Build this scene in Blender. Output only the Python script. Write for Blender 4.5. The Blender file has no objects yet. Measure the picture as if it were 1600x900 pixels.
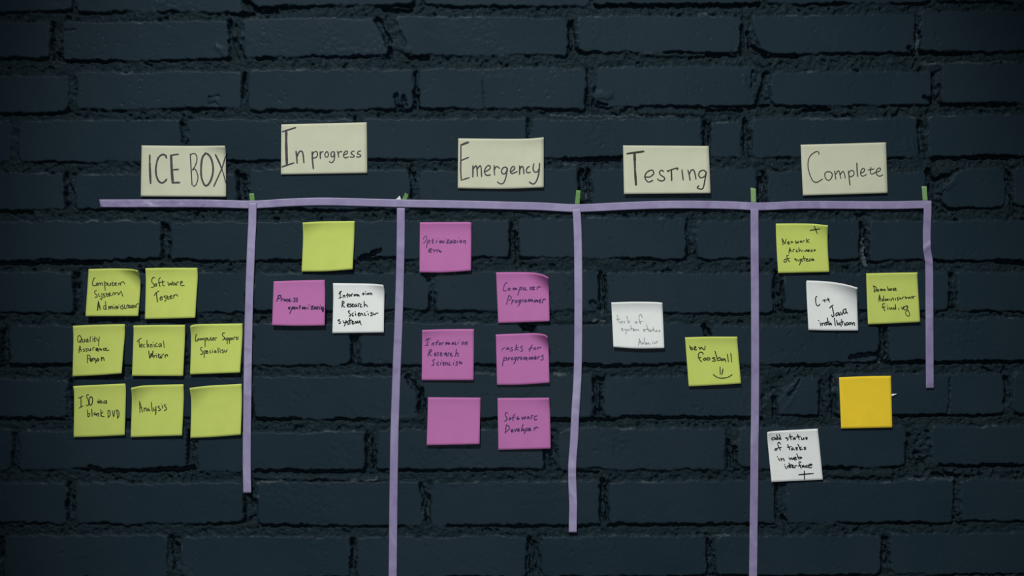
import bpy, math, random
import numpy as np
from mathutils import Vector

scene = bpy.context.scene
COL = scene.collection

# ------------------------------------------------------------------ camera, light, exposure
S = 0.00094            # metres per photo pixel on the wall plane
DIST = 2.0             # camera to wall
ZC = 1.45              # height of the picture's centre above the floor

cam_data = bpy.data.cameras.new('camera')
cam = bpy.data.objects.new('camera', cam_data)
COL.objects.link(cam)
cam.location = (0, -DIST, ZC)
cam.rotation_euler = (math.radians(90), 0, 0)
cam_data.sensor_width = 36.0
cam_data.lens = 36.0 * DIST / (1600 * S)
scene.camera = cam

world = bpy.data.worlds.new('room_ambience')
scene.world = world
world.use_nodes = True
world.node_tree.nodes['Background'].inputs[0].default_value = (0.62, 0.78, 1.0, 1)
world.node_tree.nodes['Background'].inputs[1].default_value = 0.04

def spot(name, loc, target, watts, color, cone, blend, radius):
    d = bpy.data.lights.new(name, 'SPOT')
    o = bpy.data.objects.new(name, d)
    COL.objects.link(o)
    o.location = loc
    o.rotation_euler = (Vector(target) - o.location).to_track_quat('-Z', 'Y').to_euler()
    d.energy = watts; d.color = color
    d.spot_size = math.radians(cone); d.spot_blend = blend; d.shadow_soft_size = radius
    return o
# a lamp high on the left throws the shadows down and right; a weak unseen fill near the camera is added for the paint's sheen
spot('key_lamp', (-0.72, -2.9, ZC + 2.66), (0.03, 0.0, ZC - 0.045), 540.0, (1.0, 0.985, 0.955), 26.5, 0.66, 0.14)
spot('soft_front_fill', (0.05, -2.55, ZC - 0.09), (-0.02, 0.0, ZC - 0.06), 48.0, (0.92, 0.97, 1.0), 50, 1.0, 0.50)

vs = scene.view_settings
vs.view_transform = 'Standard'
vs.look = 'None'
vs.exposure = 0.0
vs.gamma = 1.0
vs.use_curve_mapping = False

# ------------------------------------------------------------------ helpers
def world_pt(px, py, d):
    """Point d metres in front of the wall plane that the photo shows at pixel (px, py)."""
    k = (DIST - d) / DIST
    return ((px - 800.0) * S * k, -d, ZC + (450.0 - py) * S * k)

def srgb(r, g, b):
    def f(c):
        c /= 255.0
        return c / 12.92 if c <= 0.04045 else ((c + 0.055) / 1.055) ** 2.4
    return (f(r), f(g), f(b))

def tag(o, label=None, cat=None, group=None, kind=None):
    if label: o['label'] = label
    if cat: o['category'] = cat
    if group: o['group'] = group
    if kind: o['kind'] = kind
    return o

def mesh_object(name, verts, faces, mat, smooth=True, parent=None, loc=None):
    me = bpy.data.meshes.new(name)
    v = [tuple(p) for p in verts]
    if loc is not None:
        v = [(p[0] - loc[0], p[1] - loc[1], p[2] - loc[2]) for p in v]
    me.from_pydata(v, [], faces)
    me.materials.append(mat)
    if smooth:
        me.polygons.foreach_set('use_smooth', [True] * len(me.polygons))
    me.update()
    o = bpy.data.objects.new(name, me)
    COL.objects.link(o)
    if parent is not None:
        o.parent = parent
    elif loc is not None:
        o.location = loc
    return o

def catmull(pts, n=5):
    pts = [np.array(p, float) for p in pts]
    if len(pts) < 3:
        return [pts[0] + (pts[-1] - pts[0]) * t for t in np.linspace(0, 1, n + 1)]
    ext = [2 * pts[0] - pts[1]] + pts + [2 * pts[-1] - pts[-2]]
    out = []
    for i in range(1, len(ext) - 2):
        p0, p1, p2, p3 = ext[i - 1], ext[i], ext[i + 1], ext[i + 2]
        for t in np.linspace(0, 1, n, endpoint=False):
            out.append(0.5 * (2 * p1 + (p2 - p0) * t + (2 * p0 - 5 * p1 + 4 * p2 - p3) * t * t
                              + (3 * p1 - p0 - 3 * p2 + p3) * t ** 3))
    out.append(pts[-1])
    return out

# ---- value noise on arbitrary coordinates
_rng = np.random.RandomState(11)
_LAT = _rng.rand(256, 256).astype(np.float32)
def vnoise(x, y, scale, seed=0):
    ca, sa = math.cos(0.5 + seed * 0.77), math.sin(0.5 + seed * 0.77)      # lattice turned, so nothing lines up with the courses
    x, y = (ca * x - sa * y) / scale + seed * 17.31 + 5000.0, (sa * x + ca * y) / scale + seed * 9.77 + 5000.0
    xi = np.floor(x).astype(np.int64); yi = np.floor(y).astype(np.int64)
    fx = (x - xi).astype(np.float32); fy = (y - yi).astype(np.float32)
    fx = fx * fx * fx * (fx * (fx * 6 - 15) + 10); fy = fy * fy * fy * (fy * (fy * 6 - 15) + 10)
    x0 = xi & 255; x1 = (xi + 1) & 255; y0 = yi & 255; y1 = (yi + 1) & 255
    a = _LAT[y0, x0]; b = _LAT[y0, x1]; c = _LAT[y1, x0]; d = _LAT[y1, x1]
    return (a + (b - a) * fx) * (1 - fy) + (c + (d - c) * fx) * fy - 0.5
def fbm(x, y, scale, oct=4, seed=0, gain=0.55):
    out = 0; amp = 1.0
    for i in range(oct):
        out = out + amp * vnoise(x, y, scale / (2 ** i), seed + i * 3)
        amp *= gain
    return out
def sstep(a, b, x):
    t = np.clip((x - a) / (b - a), 0, 1)
    return t * t * (3 - 2 * t)

# ------------------------------------------------------------------ materials
def new_mat(name):
    m = bpy.data.materials.new(name); m.use_nodes = True
    nt = m.node_tree
    return m, nt, nt.nodes['Principled BSDF']

def add(nt, t, **kw):
    n = nt.nodes.new(t)
    for k, v in kw.items(): setattr(n, k, v)
    return n

def brick_paint():
    m, nt, b = new_mat('navy_black_wall_paint')
    L = nt.links.new
    tc = add(nt, 'ShaderNodeTexCoord')
    big = add(nt, 'ShaderNodeTexNoise'); big.inputs['Scale'].default_value = 7.0; big.inputs['Detail'].default_value = 5
    L(tc.outputs['Object'], big.inputs['Vector'])
    ramp = add(nt, 'ShaderNodeValToRGB')
    ramp.color_ramp.elements[0].position = 0.32; ramp.color_ramp.elements[1].position = 0.68
    ramp.color_ramp.elements[0].color = (0.0121, 0.0250, 0.0356, 1)
    ramp.color_ramp.elements[1].color = (0.0157, 0.0290, 0.0408, 1)
    L(big.outputs['Fac'], ramp.inputs['Fac'])
    # rubbed spots, pale mortar streaks and painted lit-edge highlights (stored on the mesh)
    att = add(nt, 'ShaderNodeAttribute', attribute_name='bare_and_lit')
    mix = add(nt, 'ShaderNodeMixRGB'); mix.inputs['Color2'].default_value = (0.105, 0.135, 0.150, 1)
    # the mortar soaked the paint up: duller, a little greener, no sheen
    mor = add(nt, 'ShaderNodeAttribute', attribute_name='mortar')
    mm = add(nt, 'ShaderNodeMixRGB'); mm.inputs['Color2'].default_value = (0.0112, 0.0212, 0.0275, 1)
    L(mor.outputs['Fac'], mm.inputs['Fac']); L(ramp.outputs['Color'], mm.inputs['Color1'])
    mr = add(nt, 'ShaderNodeMapRange'); mr.inputs['To Min'].default_value = 0.055; mr.inputs['To Max'].default_value = 0.02
    L(mor.outputs['Fac'], mr.inputs['Value']); L(mr.outputs['Result'], b.inputs['Specular IOR Level'])
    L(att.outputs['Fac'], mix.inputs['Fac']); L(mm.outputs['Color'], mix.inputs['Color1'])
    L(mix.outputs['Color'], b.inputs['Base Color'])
    b.inputs['Roughness'].default_value = 0.42
    b.inputs['Specular IOR Level'].default_value = 0.055
    n1 = add(nt, 'ShaderNodeTexNoise'); n1.inputs['Scale'].default_value = 420.0; n1.inputs['Detail'].default_value = 3
    n2 = add(nt, 'ShaderNodeTexNoise'); n2.inputs['Scale'].default_value = 90.0; n2.inputs['Detail'].default_value = 4
    L(tc.outputs['Object'], n1.inputs['Vector']); L(tc.outputs['Object'], n2.inputs['Vector'])
    ad = add(nt, 'ShaderNodeMath', operation='ADD')
    L(n1.outputs['Fac'], ad.inputs[0]); L(n2.outputs['Fac'], ad.inputs[1])
    bp = add(nt, 'ShaderNodeBump'); bp.inputs['Strength'].default_value = 0.16; bp.inputs['Distance'].default_value = 0.0010
    L(ad.outputs[0], bp.inputs['Height']); L(bp.outputs['Normal'], b.inputs['Normal'])
    return m

def paper(name, col, sheen=0.0):
    m, nt, b = new_mat(name)
    L = nt.links.new
    tc = add(nt, 'ShaderNodeTexCoord')
    n = add(nt, 'ShaderNodeTexNoise'); n.inputs['Scale'].default_value = 38.0; n.inputs['Detail'].default_value = 3
    L(tc.outputs['Object'], n.inputs['Vector'])
    r = add(nt, 'ShaderNodeValToRGB')
    r.color_ramp.elements[0].position = 0.3; r.color_ramp.elements[1].position = 0.7
    r.color_ramp.elements[0].color = tuple(c * 0.96 for c in col) + (1,)
    r.color_ramp.elements[1].color = tuple(min(1, c * 1.03) for c in col) + (1,)
    L(n.outputs['Fac'], r.inputs['Fac']); L(r.outputs['Color'], b.inputs['Base Color'])
    b.inputs['Roughness'].default_value = 0.85
    b.inputs['Specular IOR Level'].default_value = 0.12
    f = add(nt, 'ShaderNodeTexNoise'); f.inputs['Scale'].default_value = 900.0
    L(tc.outputs['Object'], f.inputs['Vector'])
    bp = add(nt, 'ShaderNodeBump'); bp.inputs['Strength'].default_value = 0.08; bp.inputs['Distance'].default_value = 0.0005
    L(f.outputs['Fac'], bp.inputs['Height']); L(bp.outputs['Normal'], b.inputs['Normal'])
    return m

def tape_mat(name, col, rough=0.5, dark=None):
    m, nt, b = new_mat(name)
    L = nt.links.new
    tc = add(nt, 'ShaderNodeTexCoord')
    n = add(nt, 'ShaderNodeTexNoise'); n.inputs['Scale'].default_value = 24.0; n.inputs['Detail'].default_value = 5
    n.inputs['Distortion'].default_value = 1.2
    L(tc.outputs['Object'], n.inputs['Vector'])
    r = add(nt, 'ShaderNodeValToRGB')
    r.color_ramp.elements[0].position = 0.30; r.color_ramp.elements[1].position = 0.70
    dk = dark or tuple(c * 0.85 for c in col)
    r.color_ramp.elements[0].color = tuple(dk) + (1,)
    r.color_ramp.elements[1].color = tuple(c * k for c, k in zip(col, (1.06, 1.08, 1.05))) + (1,)
    L(n.outputs['Fac'], r.inputs['Fac']); L(r.outputs['Color'], b.inputs['Base Color'])
    b.inputs['Roughness'].default_value = rough
    b.inputs['Specular IOR Level'].default_value = 0.4
    w = add(nt, 'ShaderNodeTexNoise'); w.inputs['Scale'].default_value = 160.0; w.inputs['Detail'].default_value = 2
    L(tc.outputs['Object'], w.inputs['Vector'])
    bp = add(nt, 'ShaderNodeBump'); bp.inputs['Strength'].default_value = 0.14; bp.inputs['Distance'].default_value = 0.0008
    L(w.outputs['Fac'], bp.inputs['Height']); L(bp.outputs['Normal'], b.inputs['Normal'])
    return m

def ink(name, col):
    m, nt, b = new_mat(name)
    n = add(nt, 'ShaderNodeTexNoise'); n.inputs['Scale'].default_value = 260.0
    r = add(nt, 'ShaderNodeValToRGB')
    r.color_ramp.elements[0].position = 0.25; r.color_ramp.elements[1].position = 0.8
    r.color_ramp.elements[0].color = tuple(c * 0.8 for c in col) + (1,)
    r.color_ramp.elements[1].color = tuple(c * 1.25 for c in col) + (1,)
    tc = add(nt, 'ShaderNodeTexCoord')
    nt.links.new(tc.outputs['Object'], n.inputs['Vector'])
    nt.links.new(n.outputs['Fac'], r.inputs['Fac']); nt.links.new(r.outputs['Color'], b.inputs['Base Color'])
    b.inputs['Roughness'].default_value = 0.6
    b.inputs['Specular IOR Level'].default_value = 0.2
    return m

M_WALL = brick_paint()
M_PAPER = {
    'lime': paper('lime_note_paper', (0.545, 0.645, 0.145)),
    'pink': paper('pink_note_paper', (0.485, 0.165, 0.405)),
    'white': paper('white_note_paper', (0.80, 0.84, 0.82)),
    'gold': paper('golden_yellow_note_paper', (0.88, 0.63, 0.036)),
    'cream': paper('cream_card_paper', (0.575, 0.595, 0.445)),
}
M_TAPE = tape_mat('lilac_tape', (0.275, 0.250, 0.415), 0.45, (0.225, 0.180, 0.345))
M_TAPE_PALE = tape_mat('pale_lilac_tape', (0.320, 0.295, 0.460), 0.45, (0.265, 0.225, 0.395))
M_TAB_DARK = tape_mat('grass_green_tape', (0.115, 0.26, 0.065))
M_TAB_PALE = tape_mat('pale_green_tape', (0.20, 0.36, 0.145))
M_SCRAP = paper('white_scrap_paper', (0.80, 0.84, 0.82))
M_INK = {
    'black': ink('black_pen_ink', (0.012, 0.014, 0.016)),
    'marker': ink('charcoal_marker_ink', (0.060, 0.058, 0.062)),
    'thinmarker': ink('dark_marker_ink', (0.040, 0.040, 0.036)),
    'violet': ink('violet_black_ink', (0.060, 0.030, 0.105)),
    'navy': ink('navy_pen_ink', (0.020, 0.014, 0.055)),
    'pencil': ink('grey_pencil_line', (0.26, 0.28, 0.28)),
    'olive': ink('soft_black_ink', (0.030, 0.040, 0.016)),
}

# ------------------------------------------------------------------ the brick wall (one heightfield mesh)
# bricks as photo-pixel polygons: ('left', 'right', 'top-left y', 'top-right y', 'bottom-right y', 'bottom-left y')
BR = [
 # course A
 (-170,112,-50,-50,17,19),(118,380,-52,-54,20,18),(392,648,-56,-56,10,11),(659,919,-58,-60,9,10),(931,1187,-60,-62,6,6.5),(1196,1455,-62,-64,6,6),(1466,1720,-64,-66,2,3),
 # course B
 (-190,79,33,33,90,98),(98,357,33,32,93,94),(380,'586,607',27,27,89,91),('617,640',887,26,25,87,88),('900,907',1157,24,24,84,82),('1171,1190',1430,22,23,84,84),(1438,1700,17,16,80,81),
 # course C
 (-150,106,117,117,176,178),(118,378,110,112,171,172),(388,646,108,107,172,172),(654,917,107,104,171,171),(930,1182,104,103,165,167),(1205,1457,112,111,165,166),(1470,1730,99,98,161,162),
 # course D
 (-250,16,189,187,252,254),(27,282,188,186,252,253),(293,555,186,184,250,252),(565,823,184,184,248,250),(830,1099,184,183,247,248),(1110,1157,190,189,247,247),(1176,1435,185,184,246,247),(1450,1710,180,178,244,245),
 # course E
 (-150,102,269,270,328,333),(118,369,270,270,329,329),(388,641,262,264,329,328),(653,904,265,262,325,327),(925,1182,264,262,326,326),(1200,1448,266,268,325,326),None,(1584,1850,260,259,322,323),
 # course F
 (-10,253,345,345,406,409),(267,529,346,344,407,408),(541,797,344,344,402,407),(811,1073,341,340,405,404),(1087,1343,343,342,406,405),(1358,1620,344,345,406,409),
 # course G
 (-140,115,425,425,488,492),(128,385,426,424,488,490),(396,671,425,425,486,488),(680,937,424,424,486,487),(949,1209,425,424,489,490),(1226,1484,427,425,486,487),(1497,1760,425,424,486,487),
 # course H
 (-260,0,508,507,572,573),(13,283,508,506,571,571),(293,548,505,505,571,571),(561,815,505,503,570,572),(836,1101,505,505,570,571),(1113,1375,508,508,567,571),(1388,1650,498,496,566,566),
 # course I
 (-150,107,591,591,652,655),(118,384,590,588,653,655),(395,652,588,587,654,655),('655,666',927,582,584,654,655),(943,1192,588,588,653,653),None,(1306,1571,584,584,648,650),(1583,1850,582,582,648,648),
 # course J
 (-240,17,670,670,736,738),(30,293,672,668,734,735),(307,571,676,672,736,737),(588,853,671,668,734,736),(872,1135,668,668,735,735),(1154,1416,668,664,730,732),(1455,1720,665,664,727,728),
 # course K
 (-150,104,755,754,818,820),(117,381,754,753,819,820),(401,663,753,752,822,822),(674,938,752,751,822,822),(950,1211,752,749,820,821),(1229,1491,751,750,817,818),(1502,1770,748,747,815,815),
 # course L
 (-250,-2,838,838,905,905),(6,262,838,836,903,905),(283,547,838,838,903,904),(556,823,838,838,902,903),(847,1105,838,836,901,902),(1117,1378,836,835,900,901),(1392,1652,834,833,897,898),
]
POLY = []
for b in BR:
    if b is None: continue
    l, r, tl, tr, br_, bl = b
    lt, lb = (map(float, l.split(',')) if isinstance(l, str) else (l, l))
    rt, rb = (map(float, r.split(',')) if isinstance(r, str) else (r, r))
    POLY.append([(lt, tl), (rt, tr), (rb, br_), (lb, bl)])
# odd shapes
POLY.append([(1500, 264), (1571, 263), (1572, 325), (1474, 326), (1472, 297)])
POLY.append([(1246, 588), (1280, 588), (1281, 650), (1216, 650), (1215, 622)])
# courses outside the picture, above, below and at both sides
rnd = random.Random(5)
for k, (y0, y1) in enumerate([(918, 982), (1000, 1064), (1082, 1146), (1164, 1228)]):
    x = -540 + (k % 2) * 130
    while x < 2100:
        w = 258 + rnd.uniform(-8, 8)
        POLY.append([(x, y0), (x + w, y0 - 2), (x + w, y1 - 2), (x, y1)]); x += w + 12
for k, (y0, y1) in enumerate([(-140, -76), (-224, -158), (-308, -242)]):
    x = -540 + (k % 2) * 130
    while x < 2100:
        w = 258 + rnd.uniform(-8, 8)
        POLY.append([(x, y0), (x + w, y0 - 3), (x + w, y1 - 3), (x, y1)]); x += w + 12
rows = {}
for p in list(POLY):
    cy = (p[0][1] + p[2][1]) / 2
    if -60 < cy < 905:
        rows.setdefault(round((cy - 60) / 80.5), []).append(p)
for k, ps in rows.items():
    lo = min(ps, key=lambda p: p[0][0]); hi = max(ps, key=lambda p: p[1][0])
    xl = min(lo[0][0], lo[3][0]); xr = max(hi[1][0], hi[2][0])
    y0, y1 = lo[0][1], lo[3][1]
    while xl > -500:
        POLY.append([(xl - 272, y0), (xl - 12, y0), (xl - 12, y1), (xl - 272, y1)]); xl -= 272
    y0, y1 = hi[1][1], hi[2][1]
    while xr < 2080:
        POLY.append([(xr + 12, y0), (xr + 272, y0), (xr + 272, y1), (xr + 12, y1)]); xr += 272

def axis(lo, hi, a, b, fine, coarse):
    return np.concatenate([np.arange(lo, a, coarse), np.arange(a, b, fine), np.arange(b, hi + coarse, coarse)])
gx = axis(-480, 2080, -8, 1608, 1.35, 5.0)
gy = axis(-290, 1200, -8, 908, 1.35, 5.0)
X, Y = np.meshgrid(gx, gy)
X = X.astype(np.float64); Y = Y.astype(np.float64)
# wandering, chipped edges
Xw = X + 3.0 * fbm(X, Y, 46, 3, 1) + 3.0 * fbm(X, Y, 9, 3, 5)
Yw = Y + 3.2 * fbm(X, Y, 52, 3, 2) + 3.2 * fbm(X, Y, 10, 3, 6)
NEG = -60.0
Dup = np.full(X.shape, NEG, np.float32)     # signed inside-distance to bricks of the course above
Ddn = np.full(X.shape, NEG, np.float32)     # ... and of the course below
FACE = np.zeros(X.shape, np.float32)
BEV = np.full(X.shape, 4.0, np.float32)
Dbest = np.full(X.shape, NEG, np.float32)
for bi, poly in enumerate(POLY):
    xs = [p[0] for p in poly]; ys = [p[1] for p in poly]
    i0 = np.searchsorted(gx, min(xs) - 34); i1 = np.searchsorted(gx, max(xs) + 34)
    j0 = np.searchsorted(gy, min(ys) - 34); j1 = np.searchsorted(gy, max(ys) + 34)
    if i1 <= i0 or j1 <= j0: continue
    sx = Xw[j0:j1, i0:i1]; sy = Yw[j0:j1, i0:i1]
    d = None
    n = len(poly)
    rr = random.Random(bi * 7 + 3)
    krnd = rr.choice([5.0, 6.0, 8.0, 11.0])
    for a in range(n):
        (x0, y0), (x1, y1) = poly[a], poly[(a + 1) % n]
        L = math.hypot(x1 - x0, y1 - y0)
        e = -((x1 - x0) * (sy - y0) - (y1 - y0) * (sx - x0)) / L     # negative inside
        if d is None: d = e
        else:
            h = np.clip(0.5 + 0.5 * (d - e) / krnd, 0, 1)
            d = e + (d - e) * h + krnd * h * (1 - h)                 # rounded corners
    D = (-d).astype(np.float32)
    cx = sum(xs) / n; cy = sum(ys) / n
    off = rr.uniform(-0.9, 0.3)
    tx = rr.uniform(-0.9, 0.9) / 130.0; ty = rr.uniform(-0.7, 0.7) / 32.0
    face = off + tx * (X[j0:j1, i0:i1] - cx) + ty * (Y[j0:j1, i0:i1] - cy)
    better = D > Dbest[j0:j1, i0:i1]
    FACE[j0:j1, i0:i1] = np.where(better, face, FACE[j0:j1, i0:i1])
    BEV[j0:j1, i0:i1] = np.where(better, rr.uniform(1.7, 3.4), BEV[j0:j1, i0:i1])
    Dbest[j0:j1, i0:i1] = np.maximum(Dbest[j0:j1, i0:i1], D)
    above = Y[j0:j1, i0:i1] > cy
    Dup[j0:j1, i0:i1] = np.where(above, np.maximum(Dup[j0:j1, i0:i1], D), Dup[j0:j1, i0:i1])
    Ddn[j0:j1, i0:i1] = np.where(~above, np.maximum(Ddn[j0:j1, i0:i1], D), Ddn[j0:j1, i0:i1])

inside = sstep(-0.6, 1.0, Dbest / BEV)
# brick faces (millimetres, + towards the room)
pits = np.maximum(0, vnoise(X, Y, 5.0, 31) - 0.36) * np.maximum(0, vnoise(X, Y, 44, 33) + 0.22) * 12.0
scuff = np.maximum(0, fbm(X, Y, 70, 2, 40) - 0.22)
Hf = FACE + 0.5 * fbm(X, Y, 60, 3, 21) + 0.09 * fbm(X, Y, 7, 3, 24) + scuff * 1.8 * fbm(X, Y, 6, 3, 26) - pits
Hf = np.minimum(Hf, 0.9)
# mortar: granular, pitted, raked a little just under the upper brick, nearly flush over the lower brick
grain = fbm(X, Y, 8.5, 4, 51, 0.72)
lump = fbm(X, Y, 13, 4, 51, 0.62)
broad = fbm(X, Y, 34, 2, 54)
pit = np.clip(vnoise(X, Y, 5.2, 58) - 0.10, 0, 1) * np.clip(vnoise(X, Y, 19, 59) + 0.38, 0, 1)
du = np.maximum(0, -Dup)
openx = vnoise(X, Y, 58, 61) + 0.6 * vnoise(X, Y, 19, 63)
gapw = 0.5 + 2.8 * np.clip(openx + 0.30, 0, 1)
gap = 1 - sstep(gapw * 0.5, gapw * 1.5 + 0.3, du + 1.6 * vnoise(X, Y, 5, 65))
gap *= sstep(-0.30, 0.2, openx)
Hm = -2.6 + 2.7 * grain + 2.2 * broad - 24.0 * pit - 7.5 * gap
headj = (np.abs(Dup - Ddn) > 25).astype(np.float32)
deep = np.clip(vnoise(X, Y, 26, 71) + 0.25, 0, 1)
Hm = Hm + headj * (0.9 + 8.0 * pit) - headj * 3.6 * deep
Hm = np.clip(Hm, -13, 0.2)
H = Hf * inside + Hm * (1 - inside)
# smear the paint over joints that are filled flush
H = H.astype(np.float32)

def seg_dist(x0, y0, x1, y1):
    i0 = max(0, np.searchsorted(gx, min(x0, x1) - 16)); i1 = np.searchsorted(gx, max(x0, x1) + 16)
    j0 = max(0, np.searchsorted(gy, min(y0, y1) - 16)); j1 = np.searchsorted(gy, max(y0, y1) + 16)
    sx = X[j0:j1, i0:i1] + 4.0 * fbm(X[j0:j1, i0:i1], Y[j0:j1, i0:i1], 8, 3, 81)
    sy = Y[j0:j1, i0:i1] + 4.0 * fbm(X[j0:j1, i0:i1], Y[j0:j1, i0:i1], 8, 3, 84)
    vx, vy = x1 - x0, y1 - y0
    t = np.clip(((sx - x0) * vx + (sy - y0) * vy) / (vx * vx + vy * vy + 1e-9), 0, 1)
    return (slice(j0, j1), slice(i0, i1)), np.hypot(sx - x0 - t * vx, sy - y0 - t * vy)

# black gaps and cracks: x0, y0, x1, y1, half width, depth in mm
GAPS = [
 (932,9,1184,8,2.2,12),(400,16,432,17,3.0,12),(600,17,642,16,2.6,11),(360,22,398,22,2.0,9),(384,2,393,10,4,12),(391,12,400,12,2.5,10),
 (82,36,82,92,2.4,12),(90,84,95,92,3.5,10),(98,95,176,96,1.8,9),(358,33,362,60,2.2,12),(366,64,378,90,4.0,8),(590,30,612,70,4.5,9),(610,62,608,88,3.0,12),(550,88,605,88,1.8,9),
 (888,38,889,72,1.4,12),(893,36,896,78,3.6,13),(900,76,906,80,3,12),(640,90,668,91,2.2,11),(400,91,425,92,2.0,11),
 (1160,44,1160,84,3.2,12),(1168,50,1174,80,2.4,9),(1176,72,1197,86,3.4,12),(1105,86,1150,87,1.6,9),(1200,87,1246,87,2.4,12),(1432,40,1431,80,2.0,11),(1420,76,1430,84,3.5,9),(1440,83,1520,84,2.2,11),
 (382,115,380,150,2.4,11),(100,174,106,170,2.4,10),(0,178,95,178,1.6,9),(649,110,650,168,1.5,11),(651,150,653,170,2.2,11),(618,150,622,168,3.0,8),(630,150,632,165,2.2,9),(622,166,630,168,2.0,8),
 (754,128,757,170,0.7,3),(918,108,918,168,1.0,9),(1195,118,1184,162,3.0,10),(1170,168,1200,164,2.2,10),(1105,171,1160,171,1.8,11),(1176,110,1176,140,2.0,6),(935,162,950,164,2.2,9),
 (1257,171,1296,171,2.2,12),(1459,115,1458,155,2.2,11),(1446,152,1456,160,3.0,8),(1472,165,1590,163,1.8,9),(283,192,287,225,1.6,10),(555,184,556,195,2.0,8),
 (824,186,826,224,1.3,9),(1102,192,1102,225,2.6,12),(1109,192,1108,225,1.0,10),(1164,190,1168,245,3.6,11),(1438,190,1443,245,4.0,11),(880,249,970,249,2.0,12),(1460,248,1590,245,2.2,11),
 (103,272,106,322,3.2,11),(108,290,113,310,3.0,8),(372,270,376,312,3.0,12),(380,275,386,312,3.0,12),(642,266,643,308,1.4,11),(646,270,646,290,1.6,9),(908,268,911,318,3.6,12),(918,265,918,316,2.4,11),
 (1187,280,1190,318,3.4,12),(1194,270,1196,300,2.0,10),(1450,270,1456,280,5,12),(1454,290,1458,322,4.0,11),(1456,283,1486,274,2.4,10),(1575,266,1582,282,2.2,9),(1580,285,1581,320,1.2,10),
 (0,412,158,411,2.4,12),(254,347,254,402,1.5,11),(258,352,262,362,2.4,11),(0,332,50,333,1.4,8),(560,405,592,404,2,10),(564,403,584,398,2.6,9),(582,397,594,391,2.6,9),(572,405,620,404,2.0,10),(799,350,799,398,2.2,12),(806,362,806,398,2.2,11),
 (1074,350,1076,400,1.8,9),(1346,350,1346,400,2.2,12),(1352,362,1354,400,2.0,10),(1560,408,1600,412,3.2,12),(700,404,742,404,1.6,9),(664,428,668,436,3,11),
 (116,428,117,485,1.6,11),(122,430,123,450,2.6,9),(671,460,671,484,1.2,8),(938,428,940,482,2.6,12),(925,472,934,485,3.6,6),(946,432,946,486,1.0,10),(1212,428,1216,486,2.8,12),(1222,440,1224,480,1.4,10),(1486,430,1489,484,2.4,11),
 (3,520,6,570,3.4,12),(10,515,14,560,1.2,8),(5,572,110,572,2.4,10),(550,524,550,568,1.4,11),(556,526,556,540,2,9),(818,510,832,514,4.5,13),(1101,512,1107,524,4,12),(858,571,970,572,2.2,12),
 (1377,510,1379,548,2.0,10),(1384,512,1385,560,1.4,10),(1330,560,1375,552,3.5,9),(1374,556,1384,568,3.5,11),(1384,568,1600,566,2.0,12),(1205,572,1320,572,1.4,9),
 (110,595,112,650,1.8,9),(638,590,650,608,3.6,12),(657,612,656,648,3.2,12),(660,608,664,640,2.0,10),(930,595,931,648,2.0,12),(938,600,938,648,1.4,11),(932,592,944,592,2.4,10),(0,656,100,655,1.2,7),(400,656,470,655,2.2,11),(752,656,790,655,1.6,11),(862,658,960,656,2.0,12),(970,652,1190,654,1.8,9),
 (1210,622,1212,650,2.6,11),(1250,595,1234,618,1.4,7),(1284,596,1283,640,3.2,7),(1300,590,1305,640,3.6,8),(1485,590,1482,645,0.8,6),(1572,590,1577,605,2.4,10),(1574,610,1570,630,1.6,10),(1395,651,1480,650,1.6,10),
 (230,737,300,733,3.6,12),(140,730,155,735,3.0,11),(160,739,230,737,1.8,10),(296,676,294,725,3.0,12),(300,690,303,720,2.4,9),(22,680,20,730,2.6,7),(573,682,573,732,2.4,12),(583,686,584,730,2.0,11),(400,737,570,738,2.2,11),(630,736,800,734,1.6,10),
 (852,690,853,732,1.4,10),(862,684,864,730,3.2,6),(902,737,935,739,1.8,10),(1139,690,1140,730,2.8,12),(1148,700,1150,728,3.0,12),(1420,680,1420,725,2.4,9),(1286,733,1330,731,2.0,11),(1432,712,1440,727,6,6),(1470,728,1590,728,1.8,10),(1460,742,1500,744,3,9),
 (106,755,109,770,2.0,9),(107,770,105,812,2.4,11),(113,775,114,800,1.6,9),(383,758,382,815,2.2,12),(388,762,396,790,3.0,8),(657,760,662,775,3.4,12),(668,775,669,818,3.4,12),(664,780,660,800,1.0,9),(410,822,480,822,2.0,10),(700,822,800,822,1.6,10),
 (800,823,935,822,1.8,11),(941,750,940,815,2.6,12),(946,762,948,812,1.6,12),(952,822,1210,819,1.6,10),(1214,755,1214,810,1.8,11),(1223,805,1227,815,2.6,11),(1400,818,1445,818,1.6,10),(1492,752,1492,812,1.2,10),
 (268,840,272,890,2.6,11),(275,850,278,880,2.4,8),(550,842,549,890,1.4,11),(828,842,830,895,3.4,11),(836,850,842,890,3.0,6),(1107,842,1107,890,1.6,10),(1112,850,1112,890,1.4,8),(1380,842,1381,885,2.0,10),(1386,842,1388,880,1.8,9),(2,840,4,870,3,9),
 (330,152,342,152,1.2,2.5),(329,160,341,164,1.2,2.5),(328,150,328,162,1.2,2.5),(100,47,116,47,1.5,3),
 (1462,54,1468,66,1.2,2),(390,520,395,530,2.2,3),
]
for x0, y0, x1, y1, w, dep in GAPS:
    sl, dd = seg_dist(x0, y0, x1, y1)
    k = 1 - sstep(w * 0.55, w * 1.35 + 0.5, dd)
    H[sl] = H[sl] - k * dep
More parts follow.
